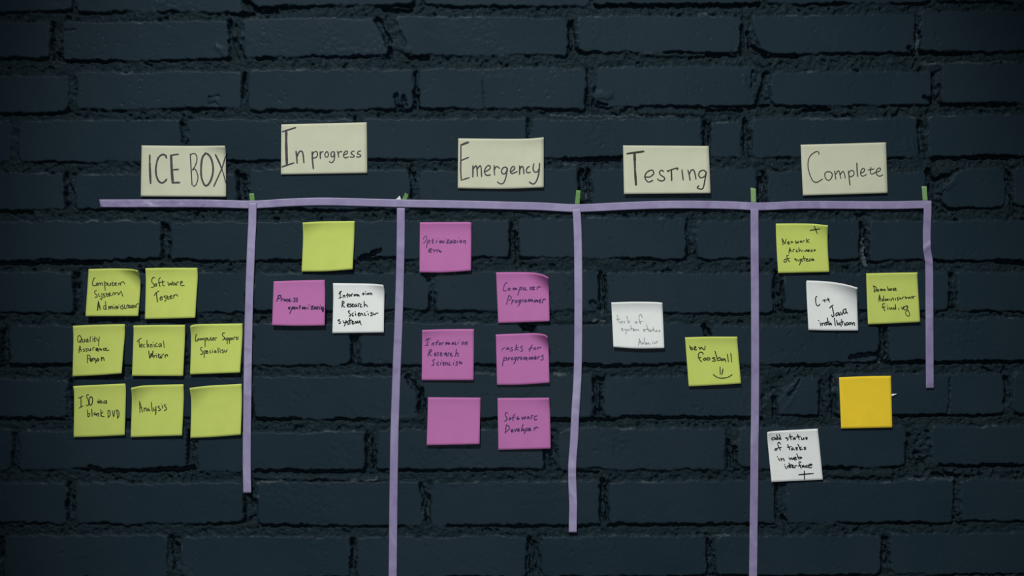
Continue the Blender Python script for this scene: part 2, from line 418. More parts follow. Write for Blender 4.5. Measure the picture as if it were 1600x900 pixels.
# lumps of mortar squeezed over a face or bridging a joint: x0, y0, x1, y1, half width, height in mm
LUMPS = [(1163,118,1166,136,3.4,2.6),(928,150,950,148,7,2.2),(1000,176,1100,176,5,2),(400,746,440,748,4,2.5),(440,747,620,748,5,2.2),(1300,742,1390,742,6,3.5),(1000,84,1100,86,3,1.6),
         (1468,300,1490,285,5,2.5),(860,665,880,672,6,3),(870,500,930,500,5,2.5),(1146,728,1152,732,4,3),(600,655,660,652,5,2),(1240,620,1225,640,3,1.5),(610,70,640,80,6,3),(1180,92,1196,100,5,3),(340,72,352,86,5,2.5),(1340,742,1350,740,5,3)]
for x0, y0, x1, y1, w, hgt in LUMPS:
    sl, dd = seg_dist(x0, y0, x1, y1)
    k = 1 - sstep(w * 0.3, w * 1.3, dd)
    H[sl] = np.maximum(H[sl], H[sl] * (1 - k) + k * (hgt * 0.35 + 1.2 * lump[sl]))
H = np.clip(H, -16.0, 1.1)

# rubbed marks and pale streaks, plus highlights painted along brick top edges
bare_and_lit = np.zeros(X.shape, np.float32)
edge = np.exp(-((Ddn - 1.2) / 1.1) ** 2) * sstep(0.10, 0.32, fbm(X, Y, 44, 2, 91)) * sstep(0.02, 0.3, vnoise(X, Y, 9, 93))  # worn top edges, with their lit-edge highlight put into the colour
bare_and_lit = np.maximum(bare_and_lit, 0.40 * edge)
speck = sstep(0.43, 0.49, vnoise(X, Y, 3.4, 95)) * (1 - inside)
bare_and_lit = np.maximum(bare_and_lit, 0.22 * speck)
for x0, y0, x1, y1, w, a in [(1433.5,50,1433.5,80,1.5,0.55),(1350,372,1349,408,2.2,0.5),(1349,404,1352,412,3,0.5),(1396,562,1396,568,1.2,.4),(880,258,898,256,1.3,0.35),(1098,224,1099,232,1.0,0.4),
                             (402,755,440,751,1.4,0.4),(550,751,590,748,1.6,0.4),(80,95,100,97,1,0.4),(1440,97,1470,99,1.6,0.35),(1480,99,1590,96,1.2,0.25),(1090,22,1108,21,1,0.3),(860,181,1080,181,0.9,0.45),(1250,186,1330,185,0.9,0.3),  # long top-edge lines: wear and painted lit-edge highlight in one
                             (866,584,882,586,1.4,0.45),(926,500,945,500,1.5,0.45),(941,491,944,485,1.6,0.4),(876,676,893,669,1.2,0.4),(870,424,990,405,0.6,0.0),(300,690,304,700,2.0,0.35),(1113,837,1140,836,1,0.45),(1420,748,1490,748,1.2,0.3),(1193,285,1193,300,1.0,0.5),(914,290,915,310,1.0,0.45),(1494,700,1496,720,0.6,0.0),
                             (1374,566,1375,568,1.4,0.5),(1385,561,1384,568,1.2,0.5),(1304,590,1305,598,0.9,0.5),(1305,605,1306,615,0.9,0.4)]:
    if a <= 0: continue
    sl, dd = seg_dist(x0, y0, x1, y1)
    k = (1 - sstep(w * 0.5, w * 1.3 + 0.3, dd)) * (0.6 + 0.8 * np.clip(vnoise(X[sl], Y[sl], 7, 97) + 0.4, 0, 1))
    bare_and_lit[sl] = np.maximum(bare_and_lit[sl], a * k)
bare_and_lit = np.clip(bare_and_lit, 0, 1)

ny, nx = X.shape
co = np.empty((ny * nx + 8, 3), np.float32)
co[:ny * nx, 0] = ((X - 800.0) * S).ravel()
co[:ny * nx, 1] = (-H * 0.001).ravel()
co[:ny * nx, 2] = (ZC + (450.0 - Y) * S).ravel()
x0, x1 = co[:ny * nx, 0].min(), co[:ny * nx, 0].max(); z0, z1 = co[:ny * nx, 2].min(), co[:ny * nx, 2].max()
co[ny * nx:] = [(x0, .0161, z0), (x1, .0161, z0), (x1, .0161, z1), (x0, .0161, z1), (x0, .12, z0), (x1, .12, z0), (x1, .12, z1), (x0, .12, z1)]
idx = np.arange(ny * nx, dtype=np.int32).reshape(ny, nx)
q = np.stack([idx[:-1, :-1], idx[1:, :-1], idx[1:, 1:], idx[:-1, 1:]], -1).reshape(-1, 4)
B = ny * nx
q = np.concatenate([q, np.array([[B + 4, B + 7, B + 6, B + 5], [B, B + 4, B + 5, B + 1], [B + 1, B + 5, B + 6, B + 2], [B + 2, B + 6, B + 7, B + 3], [B + 3, B + 7, B + 4, B]], np.int32)])
me = bpy.data.meshes.new('wall_back')
me.vertices.add(len(co)); me.vertices.foreach_set('co', co.ravel())
me.loops.add(q.size); me.loops.foreach_set('vertex_index', q.ravel().astype(np.int32))
me.polygons.add(len(q))
me.polygons.foreach_set('loop_start', np.arange(0, q.size, 4, dtype=np.int32))
me.update(calc_edges=True)
me.polygons.foreach_set('use_smooth', np.ones(len(q), bool))
at = me.attributes.new('bare_and_lit', 'FLOAT', 'POINT')
at.data.foreach_set('value', np.concatenate([bare_and_lit.ravel(), np.zeros(8, np.float32)]).astype(np.float32))
at2 = me.attributes.new('mortar', 'FLOAT', 'POINT')
at2.data.foreach_set('value', np.concatenate([((1 - inside) * (1 - 0.45 * headj)).ravel(), np.zeros(8)]).astype(np.float32))
me.materials.append(M_WALL)
me.update()
wall = bpy.data.objects.new('wall_back', me)
COL.objects.link(wall)
tag(wall, 'old brick wall painted all over in matt navy black', 'wall', kind='structure')

# ------------------------------------------------------------------ paper sheets and writing
class Sheet:
    """A sheet of paper: four traced edges (top, right, bottom, left in photo pixels) and a lift off the wall in mm."""
    def __init__(self, top, right, bottom, left, lift):
        self.e = [np.array(catmull(c, 8)) if len(c) > 2 else np.array([c[0], c[1]], float) for c in (top, right, bottom, left)]
        self.e = [self._param(c) for c in self.e]
        self.lift = lift
        self.P = [np.array(top[0], float), np.array(top[-1], float), np.array(right[-1], float), np.array(left[-1], float)]
    @staticmethod
    def _param(c):
        s = np.concatenate([[0], np.cumsum(np.hypot(*np.diff(c, axis=0).T))])
        return (s / s[-1], c)
    @staticmethod
    def _ev(ec, t):
        return np.array([np.interp(t, ec[0], ec[1][:, 0]), np.interp(t, ec[0], ec[1][:, 1])])
    def px(self, u, v):
        T, R, Bm, Lf = (self._ev(self.e[0], u), self._ev(self.e[1], v), self._ev(self.e[2], u), self._ev(self.e[3], v))
        tl, tr, br, bl = self.P
        return ((1 - v) * T + v * Bm + (1 - u) * Lf + u * R
                - ((1 - u) * (1 - v) * tl + u * (1 - v) * tr + u * v * br + (1 - u) * v * bl))
    def depth(self, u, v):
        L = self.lift
        g = L.get('base', 1.9)
        s = max(0.0, (v - 0.14) / 0.86)
        b = L.get('bl', 4) * (1 - u) + L.get('br', 4) * u
        g += 0.62 * b * (0.55 * s + 0.45 * s * s)
        g += L.get('bow', 0.0) * (4 * u * (1 - u)) * (1 - 0.3 * s)
        t = max(0.0, 1 - v / 0.25)
        g += (L.get('tl', 1.0) * (1 - u) + L.get('tr', 1.0) * u) * 1.7 * t * t
        for key, uu, vv in (('ctl', u, v), ('ctr', 1 - u, v), ('cbl', u, 1 - v), ('cbr', 1 - u, 1 - v)):
            if key in L:
                amp, rad = L[key]
                k = max(0.0, 1 - (uu + vv) / rad)
                g += 1.35 * amp * k * k
        return g * 0.001
    def inv(self, p):
        u = v = 0.5
        for _ in range(9):
            f = self.px(u, v) - p
            h = 1e-3
            ju = (self.px(u + h, v) - self.px(u - h, v)) / (2 * h) if h < u < 1 - h else (self.px(min(1, u + h), v) - self.px(max(0, u - h), v)) / (min(1, u + h) - max(0, u - h))
            jv = (self.px(u, min(1, v + h)) - self.px(u, max(0, v - h))) / (min(1, v + h) - max(0, v - h))
            det = ju[0] * jv[1] - ju[1] * jv[0]
            du_ = (f[0] * jv[1] - f[1] * jv[0]) / det; dv_ = (ju[0] * f[1] - ju[1] * f[0]) / det
            u = min(1, max(0, u - du_)); v = min(1, max(0, v - dv_))
            if abs(du_) + abs(dv_) < 1e-4: break
        return u, v
    def mesh(self, name, mat, n=22, thick=0.00012):
        cx, cy = self.px(0.5, 0.5)
        base = world_pt(cx, cy, 0.0015)
        V = []; F = []
        for side in (0, 1):
            for j in range(n + 1):
                for i in range(n + 1):
                    u, v = i / n, j / n
                    x, y = self.px(u, v)
                    V.append(world_pt(x, y, self.depth(u, v) - side * thick))
        m = (n + 1) * (n + 1)
        for j in range(n):
            for i in range(n):
                a = j * (n + 1) + i
                F.append((a, a + n + 1, a + n + 2, a + 1))
                F.append((m + a, m + a + 1, m + a + n + 2, m + a + n + 1))
        ring = [i for i in range(n)] + [j * (n + 1) + n for j in range(n)] + [n * (n + 1) + i for i in range(n, 0, -1)] + [j * (n + 1) for j in range(n, 0, -1)]
        for a, b in zip(ring, ring[1:] + ring[:1]):
            F.append((a, b, m + b, m + a))
        o = mesh_object(name, V, F, mat, True, None, base)
        for i in range(2 * n * n, len(F)): o.data.polygons[i].use_smooth = False   # crisp cut edge
        return o, base

def strokes(s):
    """'x,y x,y; x,y x,y' -> list of point lists; a stroke may start with its own width as 'w18'."""
    out = []
    for st in s.split(';'):
        w = None; pts = []
        for tok in st.split():
            if tok[0] == 'w': w = float(tok[1:])
            else:
                a, b = tok.split(','); pts.append((float(a), float(b)))
        if pts: out.append((w, pts))
    return out

def write(parent, base, sheet, ox, oy, sc, width, text, mat, seed=0):
    """Pen strokes as thin inked ribbons lying on the sheet."""
    rr = random.Random(seed)
    V = []; F = []
    def put(p, lay):
        u, v = sheet.inv(np.array(p))
        q = sheet.px(u, v)
        p = (min(max(p[0], q[0] - .4), q[0] + .4), min(max(p[1], q[1] - .4), q[1] + .4))
        V.append(world_pt(p[0], p[1], sheet.depth(u, v) + 0.00016 + lay * 0.000004))
        return len(V) - 1
    for k, (w, pts) in enumerate(strokes(text)):
        w = (w or width) * (1.10 if sc == 10.0 else 0.95) / sc / 2.0
        c = catmull([(ox + x / sc, oy + y / sc) for x, y in pts], 4)
        c = [p for i, p in enumerate(c) if i == 0 or np.hypot(*(p - c[i - 1])) > 0.05]
        if len(c) < 2: continue
        n = len(c)
        prev = None
        for i in range(n):
            t = c[min(n - 1, i + 1)] - c[max(0, i - 1)]
            t = t / (np.hypot(*t) + 1e-9)
            nn = np.array([-t[1], t[0]])
            ww = w * (1.0 + rr.uniform(-0.10, 0.10))
            if i in (0, n - 1): ww *= 0.86
            a = put(c[i] + nn * ww, k); b = put(c[i] - nn * ww, k)
            if prev: F.append((prev[0], a, b, prev[1]))
            if i in (0, n - 1):
                sgn = -1 if i == 0 else 1
                e1 = put(c[i] + sgn * t * ww * 0.7 + nn * ww * 0.6, k); e2 = put(c[i] + sgn * t * ww * 0.7 - nn * ww * 0.6, k)
                F.append((a, e1, e2, b) if sgn > 0 else (a, b, e2, e1))
            prev = (a, b)
    # faces toward the room
    F2 = []
    for f in F:
        p = [Vector(V[i]) for i in f]
        nrm = (p[1] - p[0]).cross(p[2] - p[0]) + (p[2] - p[0]).cross(p[3] - p[0])
        F2.append(f if nrm.y < 0 else tuple(reversed(f)))
    V = [(x - base[0], y - base[1], z - base[2]) for x, y, z in V]
    o = mesh_object('handwriting', V, F2, mat, False, parent)
    return o

def C(ox, oy, s, pts):
    return [(ox + x / s, oy + y / s) for x, y in pts]

def note(kind, name, label, cat, group, ox, oy, s, top, right, bottom, left, lift, text=None, width=18, inkm='black', seed=0):
    sh = Sheet(C(ox, oy, s, top), C(ox, oy, s, right), C(ox, oy, s, bottom), C(ox, oy, s, left), lift)
    o, base = sh.mesh(name, M_PAPER[kind])
    tag(o, label, cat, group)
    if text:
        write(o, base, sh, ox, oy, s, width, text, M_INK[inkm], seed)
    return o

def card(label, ox, oy, top, right, bottom, left, lift, text, width, inkm):
    return note('cream', 'heading_card', label, 'card', 'cream heading cards above the tape line', ox, oy, 10.0, top, right, bottom, left, lift, text, width, inkm, seed=ox)

K = 1600 / 144.0

# ------------------------------------------------------------------ cream heading cards
card('cream card reading ICE BOX in tall capitals above the left end of the lilac tape', 210, 222,
     [(113,52),(600,58),(1000,60),(1412,56)], [(1412,56),(1424,110),(1430,400),(1432,857)], [(100,850),(1432,857)], [(113,52),(100,850)],
     dict(base=2.2, bl=1.5, br=3, ctr=(7, 0.35), tl=.3, tr=.3),
     'w24 240,200 240,330;w32 240,320 243,430 252,645;w26 500,252 490,215 450,195 400,215 360,280 334,420 345,530 380,610 430,638 475,615 505,578;'
     'w36 574,212 582,420 599,635;w22 562,207 690,190;w22 600,435 690,425;w28 590,636 708,632;'
     'w18 872,185 885,400 900,668;w16 875,198 930,178 970,210 975,290 950,370 905,440 945,420 985,500 990,580 965,660 935,690 912,676;'
     'w28 1112,172 1060,250 1042,400 1046,540 1080,645 1115,682 1160,655 1208,560 1230,420 1207,280 1160,200 1110,172;'
     'w26 1265,195 1330,330 1372,440;w16 1370,435 1400,530 1428,640;w20 1422,225 1370,400 1300,560 1240,692', 24, 'marker')
card('cream card reading In progress, highest of the five heading cards', 430, 187,
     [(95,75),(1430,42)], [(1430,42),(1438,835)], [(90,858),(1438,835)], [(95,75),(90,858)],
     dict(base=1.9, bl=1.2, br=1.6, tl=.3, tr=.3),
     'w25 112,188 318,124;w38 172,168 172,400 182,705;w24 104,738 293,675;w22 325,490 335,580 342,680;w22 335,590 370,510 410,492 435,540 448,675;'
     'w24 578,500 582,630 596,765;w18 580,550 610,505 648,500 662,540 640,590 592,600;w20 702,500 705,610;w17 702,560 720,510 752,500;'
     '800,500 776,540 785,580 815,582 832,545 815,502 798,500;918,500 885,505 870,545 885,582 915,565 925,505 928,580 915,640 880,672 845,655;'
     '970,490 985,540 992,590;982,550 1000,505 1045,500;1065,555 1120,530 1130,500 1105,490 1072,530 1070,575 1100,597 1145,580;'
     '1235,490 1200,500 1187,530 1225,555 1233,575 1205,587 1168,580;1335,488 1297,500 1285,530 1328,550 1335,570 1305,585 1270,578', 17, 'marker')
card('cream card reading Emergency, middle of the five heading cards', 705, 210,
     [(110,62),(600,68),(1150,68),(1445,45)], [(1445,45),(1445,830)], [(103,842),(800,850),(1445,830)], [(110,62),(103,842)],
     dict(base=2.0, bl=2.5, br=6, tl=.3, tr=1.6),
     'w20 152,160 150,400 148,560 158,715;w30 155,165 270,122;w20 162,405 275,358;w20 160,715 283,675;w22 340,490 338,665;w20 345,540 385,490 402,530 408,655;w20 407,540 450,490 468,530 475,660;'
     '520,590 590,550 612,510 585,485 540,520 520,580 540,632 580,640 612,630;672,485 672,560 678,635;672,560 700,505 735,510 755,535;'
     '878,530 840,510 797,540 787,590 815,620 853,600 880,530 865,620 845,700 815,760 770,772 720,742;925,590 970,560 995,520 970,500 937,530 925,580 950,612 1032,580;'
     'w21 1070,490 1068,625;1072,550 1100,502 1125,520 1137,620;1225,500 1190,520 1172,570 1195,600 1240,588;1290,455 1280,540 1305,588 1350,578 1380,520;w22 1382,452 1370,600 1340,710 1300,768 1260,770 1222,745', 19, 'marker')
card('cream card reading Testing in marker, above the fourth column', 965, 222,
     [(85,52),(700,56),(1423,62)], [(1423,62),(1452,800)], [(100,812),(1452,800)], [(85,52),(100,812)],
     dict(base=2.4, bl=6.5, br=7.5, tl=.3, tr=.3),
     'w30 145,182 408,146;w40 264,172 268,300;w32 268,290 272,450;w34 272,440 288,668;425,545 500,545 560,500 555,450 515,440 450,480 425,545 450,600 490,625 550,598;'
     '720,463 690,440 657,465 667,510 725,550 735,585 690,608 642,595 625,572;w18 772,442 798,465;780,455 860,425 938,405 930,435;w23 840,430 845,602;1005,430 1025,595;'
     '1098,435 1120,520 1132,598;1118,510 1150,442 1190,440 1210,500 1225,580;1385,470 1340,440 1287,460 1267,510 1287,553 1330,553 1370,520 1385,470 1370,560 1345,690 1320,733 1272,730 1244,710 1270,682', 19, 'thinmarker')
card('cream card reading Complete in thin pen, above the tape right end', 1240, 218,
     [(110,82),(700,66),(1443,45)], [(1443,45),(1468,838)], [(145,877),(1468,838)], [(110,82),(145,877)],
     dict(base=2.0, bl=2.5, br=3.0, tl=.3, tr=.3),
     '398,230 388,195 350,190 280,235 237,300 224,400 237,490 270,590 310,655 360,670 400,650 453,618;540,500 495,520 490,580 520,630 560,635 600,580 595,520 538,500;'
     '640,490 648,550 660,620;652,550 690,492 715,502 725,550 740,610;727,550 770,496 795,540 808,605;w17 855,490 868,600 880,710;860,520 900,482 940,502 940,550 900,582 867,570;'
     'w18 988,370 992,470 1000,580;1047,520 1090,510 1110,470 1085,450 1052,490 1050,550 1085,572 1140,545;1208,435 1200,510 1215,540 1250,530 1275,515;1160,475 1258,460;1292,510 1345,490 1358,455 1330,445 1297,480 1290,530 1330,570 1365,568 1395,548', 15, 'thinmarker')

# ------------------------------------------------------------------ sticky notes
LG, PG, WG = 'lime sticky notes', 'pink sticky notes', 'white sticky notes'
note('lime', 'sticky_note', 'lime sticky note reading Computer System Administrator, its top right corner curling', 'sticky note', LG, 130, 415, K,
     [(95,60),(500,50),(830,58),(950,85)], [(950,85),(985,190),(992,420),(955,878)], [(40,880),(955,878)], [(95,60),(40,880)],
     dict(bl=9, br=7, ctr=(16, 0.5)),
     '205,225 190,215 165,280 165,340 200,350 225,330;235,300 225,340 245,345 255,310 235,300;270,350 275,300 300,310 300,345 305,310 330,300 340,345;370,270 375,360 380,430;375,310 405,295 415,325 385,345;'
     '425,300 435,345 465,340 470,300 480,345;505,280 510,345 535,345;490,305 535,300;545,325 575,310 565,295 545,320 560,345 590,335;615,300 620,345;620,315 640,300;652,345 652,300 690,280 705,290 720,320;'
     '235,430 205,440 200,480 235,510 245,540 205,550;265,480 275,530 300,530;320,480 325,550 315,590 295,570;370,480 345,500 380,530 370,550 345,550;405,470 410,530 435,530;390,500 435,490;440,510 470,490 460,470 440,500 455,525 490,515;'
     '510,520 520,470 545,480 550,510 560,475 600,470 610,510 650,450 665,470 690,535;w22 265,620 255,700 248,778;w20 265,620 295,768;250,715 300,705;390,700 360,700 355,750 385,755 395,700;385,620 400,763;'
     'w20 445,760 445,710 470,720 475,750 485,710 510,715 515,750;540,710 545,750;527,672 533,676;w20 570,755 570,700 600,745 605,700;645,700 650,745;620,670 625,675;690,680 665,700 695,725 690,750 665,750;715,680 720,745 740,740;'
     'w20 760,745 760,690 785,685;w20 820,690 790,700 795,735 825,715 830,735;w20 845,690 850,730 875,725 880,690 850,695;900,690 905,730;925,725 920,680 948,660 960,670', 16, 'olive', 1)
note('lime', 'sticky_note', 'lime sticky note reading Software Tester, beside the Computer System Administrator note', 'sticky note', LG, 195, 415, K,
     [(357,45),(700,38),(1258,38)], [(1258,38),(1266,200),(1240,600),(1222,908)], [(350,930),(1222,908)], [(357,45),(365,300),(350,930)],
     dict(bl=3.5, br=8, tl=2.0),
     '525,215 490,205 465,260 480,300 515,340 500,370 460,382;535,310 520,345 545,355 555,325 535,310;620,205 590,240 595,300 612,365;580,300 640,285;655,250 660,340 690,350;640,290 690,280;745,280 765,345 790,300 805,340 830,270;'
     '860,290 835,310 845,340 870,320 875,300 885,345;900,345 905,290 935,285;960,310 1000,290 985,270 965,300 975,345 1035,345;510,520 545,470 595,440;w20 550,480 555,540 568,630;610,570 650,555 635,535 610,565 620,600 660,580;'
     '715,520 680,535 710,565 715,600 690,620;735,520 745,580 775,575;720,550 770,540;780,550 815,535 805,515 785,545 795,575 830,560;850,565 850,510;850,530 885,500 905,510 920,535', 17, 'olive', 2)
note('lime', 'sticky_note', 'lime sticky note reading Quality Assurance Person, far left of the middle row', 'sticky note', LG, 100, 505, K,
     [(155,45),(600,25),(1057,15)], [(1057,15),(1056,200),(1030,500),(1000,872)], [(148,925),(600,902),(1000,872)], [(155,45),(163,300),(148,925)],
     dict(bl=3, br=12),
     '265,210 240,240 240,310 270,330 300,290 290,230 260,210;270,300 295,335;315,270 320,325 350,320 355,270 360,325;410,270 385,290 390,325 410,310 415,275 420,330;460,230 455,280 455,330;500,270 505,320;495,235 498,240;535,230 530,310 555,310;515,270 560,260;'
     '570,260 580,300 605,290;612,240 605,320 600,400;275,390 258,515;275,390 300,495;255,460 300,455;355,445 335,455 360,475 335,492;405,435 380,450 405,475 380,495;425,440 430,475 455,470 460,435 465,475;500,470 500,430 530,420;'
     'w22 580,430 555,450 565,475 590,440 590,490;w22 625,470 625,440 650,460 650,470;705,430 680,445 690,470 710,465;720,455 740,440 725,430 715,460 730,475 780,465;405,555 405,690;400,555 445,560 455,600 415,620;'
     'w20 450,645 480,630 470,615 450,640 465,660 485,655;w20 500,655 500,610 525,610;w20 545,610 525,630 560,650 540,690;w20 580,610 570,640 590,655 605,625 580,610;w20 650,590 650,655;w20 650,620 680,595 700,650', 16, 'olive', 3)
note('lime', 'sticky_note', 'lime sticky note reading Technical Writer, below the Software Tester note', 'sticky note', LG, 190, 505, K,
     [(203,40),(600,32),(1103,27)], [(1103,27),(1100,250),(1069,917)], [(180,917),(1069,917)], [(203,40),(207,200),(180,917)],
     dict(bl=4, br=6, tl=2.2),
     '265,325 300,285 345,260;300,285 305,350 315,420;325,395 355,375 345,360 330,385 335,415 360,410;400,365 375,385 385,415 405,410;440,290 445,415;445,380 470,370 465,410 440,410;500,425 500,370;500,385 525,365 530,420;565,365 570,415;540,330 545,335;'
     '620,340 590,370 600,410 625,400;675,350 645,375 655,410 680,385 685,350 692,410;725,305 740,428;w19 470,480 490,610 515,520 530,590 545,480;w19 560,605 560,560;w19 560,575 588,557;605,560 610,600;598,530 602,535;'
     'w19 640,530 645,595 665,600;625,555 670,545;w19 670,570 680,605 700,595;700,550 695,600;700,560 735,530;w19 755,600 755,550;w19 755,570 785,540 800,578', 16, 'olive', 4)
note('lime', 'sticky_note', 'lime sticky note reading Computer Support Specialist, against the first vertical lilac tape', 'sticky note', LG, 270, 505, K,
     [(303,48),(400,20),(700,12),(1208,5)], [(1208,5),(1210,200),(1168,858)], [(300,890),(1168,858)], [(303,48),(316,300),(300,890)],
     dict(bl=4, br=9, ctl=(7, 0.5)),
     '420,190 400,215 395,300 410,315 430,300;440,270 430,295 450,295 455,270 440,270;475,295 475,265 490,290 500,265 515,290 525,260 540,290;555,250 560,330 560,410;558,270 590,255 590,290 565,295;605,255 615,295 640,290 645,255;660,240 665,295 685,290;'
     '690,275 715,260 705,250 690,270 700,295 720,290;735,300 735,255 770,255;905,170 870,170 860,210 890,240 890,280 860,290;905,250 915,285 930,280 935,250;940,255 945,360;945,265 970,255 965,290 945,290;980,255 985,355;982,265 1010,255 1005,290 985,290;'
     '1025,255 1015,280 1035,285 1040,260 1025,255;1060,285 1060,245 1085,240;1105,240 1110,285 1140,270;1095,255 1140,240;515,420 485,430 490,470 520,500 510,535 480,540;540,475 548,600;543,490 575,475 570,520 548,520;580,505 605,490 595,475 580,500 590,525 615,515;'
     '660,475 640,490 645,515 665,512;690,475 692,515;685,445 687,450;745,470 725,485 730,510 750,490 755,510;785,425 790,520;820,460 825,510;812,435 815,440;870,455 850,470 880,490 870,515 850,515;895,465 905,500 925,495 935,470 945,460', 16, 'olive', 5)
note('lime', 'sticky_note', 'lime sticky note reading ISO to a blank DVD, far left of the bottom row', 'sticky note', LG, 100, 598, K,
     [(160,58),(600,35),(1062,15)], [(1062,15),(1076,100),(1070,400),(1055,911)], [(168,946),(600,935),(1055,911)], [(160,58),(176,250),(168,946)],
     dict(bl=3, br=5),
     '250,270 335,230;295,250 295,415;260,445 330,400;430,215 410,205 390,240 415,290 430,370 405,400 385,385;w20 470,240 437,280 442,370 470,390 495,330 490,260 470,240;580,320 600,360 615,320;575,330 660,325;605,290 610,350;640,300 630,350 660,350 655,315;'
     '720,310 690,330 695,360 725,345 735,305 740,365;405,470 415,595;412,545 440,530 445,570 420,595;480,455 490,585;540,515 520,535 530,560 550,540 555,565;570,580 570,530;575,545 600,530 600,590;640,465 640,585;675,505 640,550 665,585 700,585;'
     '765,480 765,605;765,480 795,490 800,560 770,605;840,480 860,590 875,530 880,480;915,470 930,620;905,475 945,490 955,560 930,620', 17, 'olive', 6)
note('lime', 'sticky_note', 'lime sticky note reading Analysis, middle of the bottom row', 'sticky note', LG, 190, 598, K,
     [(163,90),(350,52),(700,35),(1074,27)], [(1074,27),(1079,300),(1050,917)], [(158,947),(1050,917)], [(163,90),(178,300),(158,947)],
     dict(bl=4, br=6, ctl=(9, 0.55)),
     '310,320 320,520;310,320 340,420 360,510;315,440 355,430;390,500 390,440;390,460 420,435 430,490;470,440 450,460 455,490 480,465 490,490;515,335 520,420 535,500;545,430 560,480 580,470;w20 595,415 595,500 590,555;660,405 630,420 670,455 665,480 635,485;'
     '705,390 710,445;685,365 690,370;765,380 740,395 780,440 775,465 740,485', 17, 'olive', 7)
note('lime', 'sticky_note', 'blank lime sticky note at the right end of the bottom row, below Computer Support Specialist', 'sticky note', LG, 0, 450, 4.0,
     [(1185,625),(1300,611),(1510,599)], [(1510,599),(1512,700),(1505,917)], [(1190,938),(1350,930),(1505,917)], [(1185,625),(1195,720),(1190,938)],
     dict(bl=4, br=7, ctl=(9, 0.6)))
note('lime', 'sticky_note', 'blank lime sticky note under the In progress card, close below the tape', 'sticky note', LG, 400, 225, 4.0,
     [(292,491),(420,484),(617,481)], [(617,481),(612,620),(604,783)], [(285,798),(450,795),(604,783)], [(292,491),(294,600),(285,798)],
     dict(bl=3, br=9, ctl=(5, 0.5), tl=1.8))
note('pink', 'sticky_note', 'pink sticky note reading Process optimization, left of the white Information note', 'sticky note', PG, 410, 434, K,
     [(195,62),(600,48),(1083,38)], [(1083,38),(1090,300),(1083,828)], [(168,825),(600,835),(1083,828)], [(195,62),(168,825)],
     dict(bl=9, br=10, tl=.2, tr=.2),
     '280,310 265,360 248,410;265,315 310,305 325,330 300,355 275,365;330,360 325,405;328,380 350,365 365,370;390,370 375,390 390,405 405,385 390,370;440,370 420,385 425,410 445,405;455,395 480,375 465,370 455,395 465,410 500,400;570,350 545,355 565,380 560,410 530,410;610,350 590,365 605,385 600,410 580,412;'
     '460,510 450,535 470,540 480,515 460,510;520,505 500,560 475,620;515,510 540,510 535,535 505,550;560,500 555,545 575,540;545,520 585,515;590,510 600,540 615,510;640,500 650,480 655,500 640,545;690,545 695,505 710,540 725,505 735,545 750,510 760,540;795,510 785,545;808,470 812,475;840,500 880,490 845,545 885,540;'
     '925,500 900,515 905,545 930,520 935,545;955,495 950,540 970,540;940,515 975,505;1000,505 990,545;1003,478 1008,484;w24 1030,510 1020,540 1045,545 1055,510 1030,515;w24 1060,520 1060,560 1050,588 1038,562', 19, 'navy', 10)
note('white', 'sticky_note', 'white sticky note reading Information Research Scientist system, right of the pink Process note', 'sticky note', WG, 500, 441, K,
     [(225,15),(600,20),(900,28),(1095,45)], [(1095,45),(1118,150),(1112,500),(1108,872)], [(215,885),(1108,872)], [(225,15),(230,300),(215,885)],
     dict(bl=3, br=6, ctr=(8, 0.45)),
     '330,205 350,165 375,160;355,165 350,265;325,280 370,262;400,270 402,225;402,245 425,225 435,265;480,190 470,225 478,265;455,225 500,215;510,215 500,240 520,245 530,220 510,215;550,245 550,205 575,205;590,240 595,210 610,235 625,205 640,235;665,210 645,220 650,240 670,220 675,235 690,240;'
     '750,185 740,205 755,220 765,195 750,185;795,190 800,220;788,158 793,164;835,185 820,205 835,215 848,195 835,185;870,220 870,180;870,200 890,190 905,220;390,325 378,435;385,335 415,335 415,365 385,390 430,435;470,410 500,390 485,370 470,400 480,425 500,425;540,370 515,385 545,405 535,425 510,425;'
     '550,405 580,385 570,375 555,400 565,425 590,420;625,375 600,395 610,425 635,395 640,425;665,430 665,375 695,370;720,380 700,395 705,430 730,425;765,330 770,430;770,400 800,390 825,425;520,495 490,510 525,555 530,580 500,588;580,530 555,550 565,585 585,575;615,535 620,580;610,508 613,514;'
     '660,560 690,545 675,530 660,555 670,585 690,580;705,580 710,535;710,550 735,540 745,580;775,530 775,575 800,570;835,540 840,575;818,503 823,510;900,520 880,535 905,555 900,580 875,580;920,530 930,560 955,560 965,540 1008,535;'
     '345,650 310,660 355,690 345,715 325,710;400,665 415,705 440,690;455,660 440,720 420,760;490,680 460,695 495,715 480,740;515,620 520,735;490,670 550,655;555,700 580,685 565,670 555,695 565,725 590,715;605,720 615,680 640,715 645,670 670,710 690,665 700,700 715,740', 19, 'black', 11)
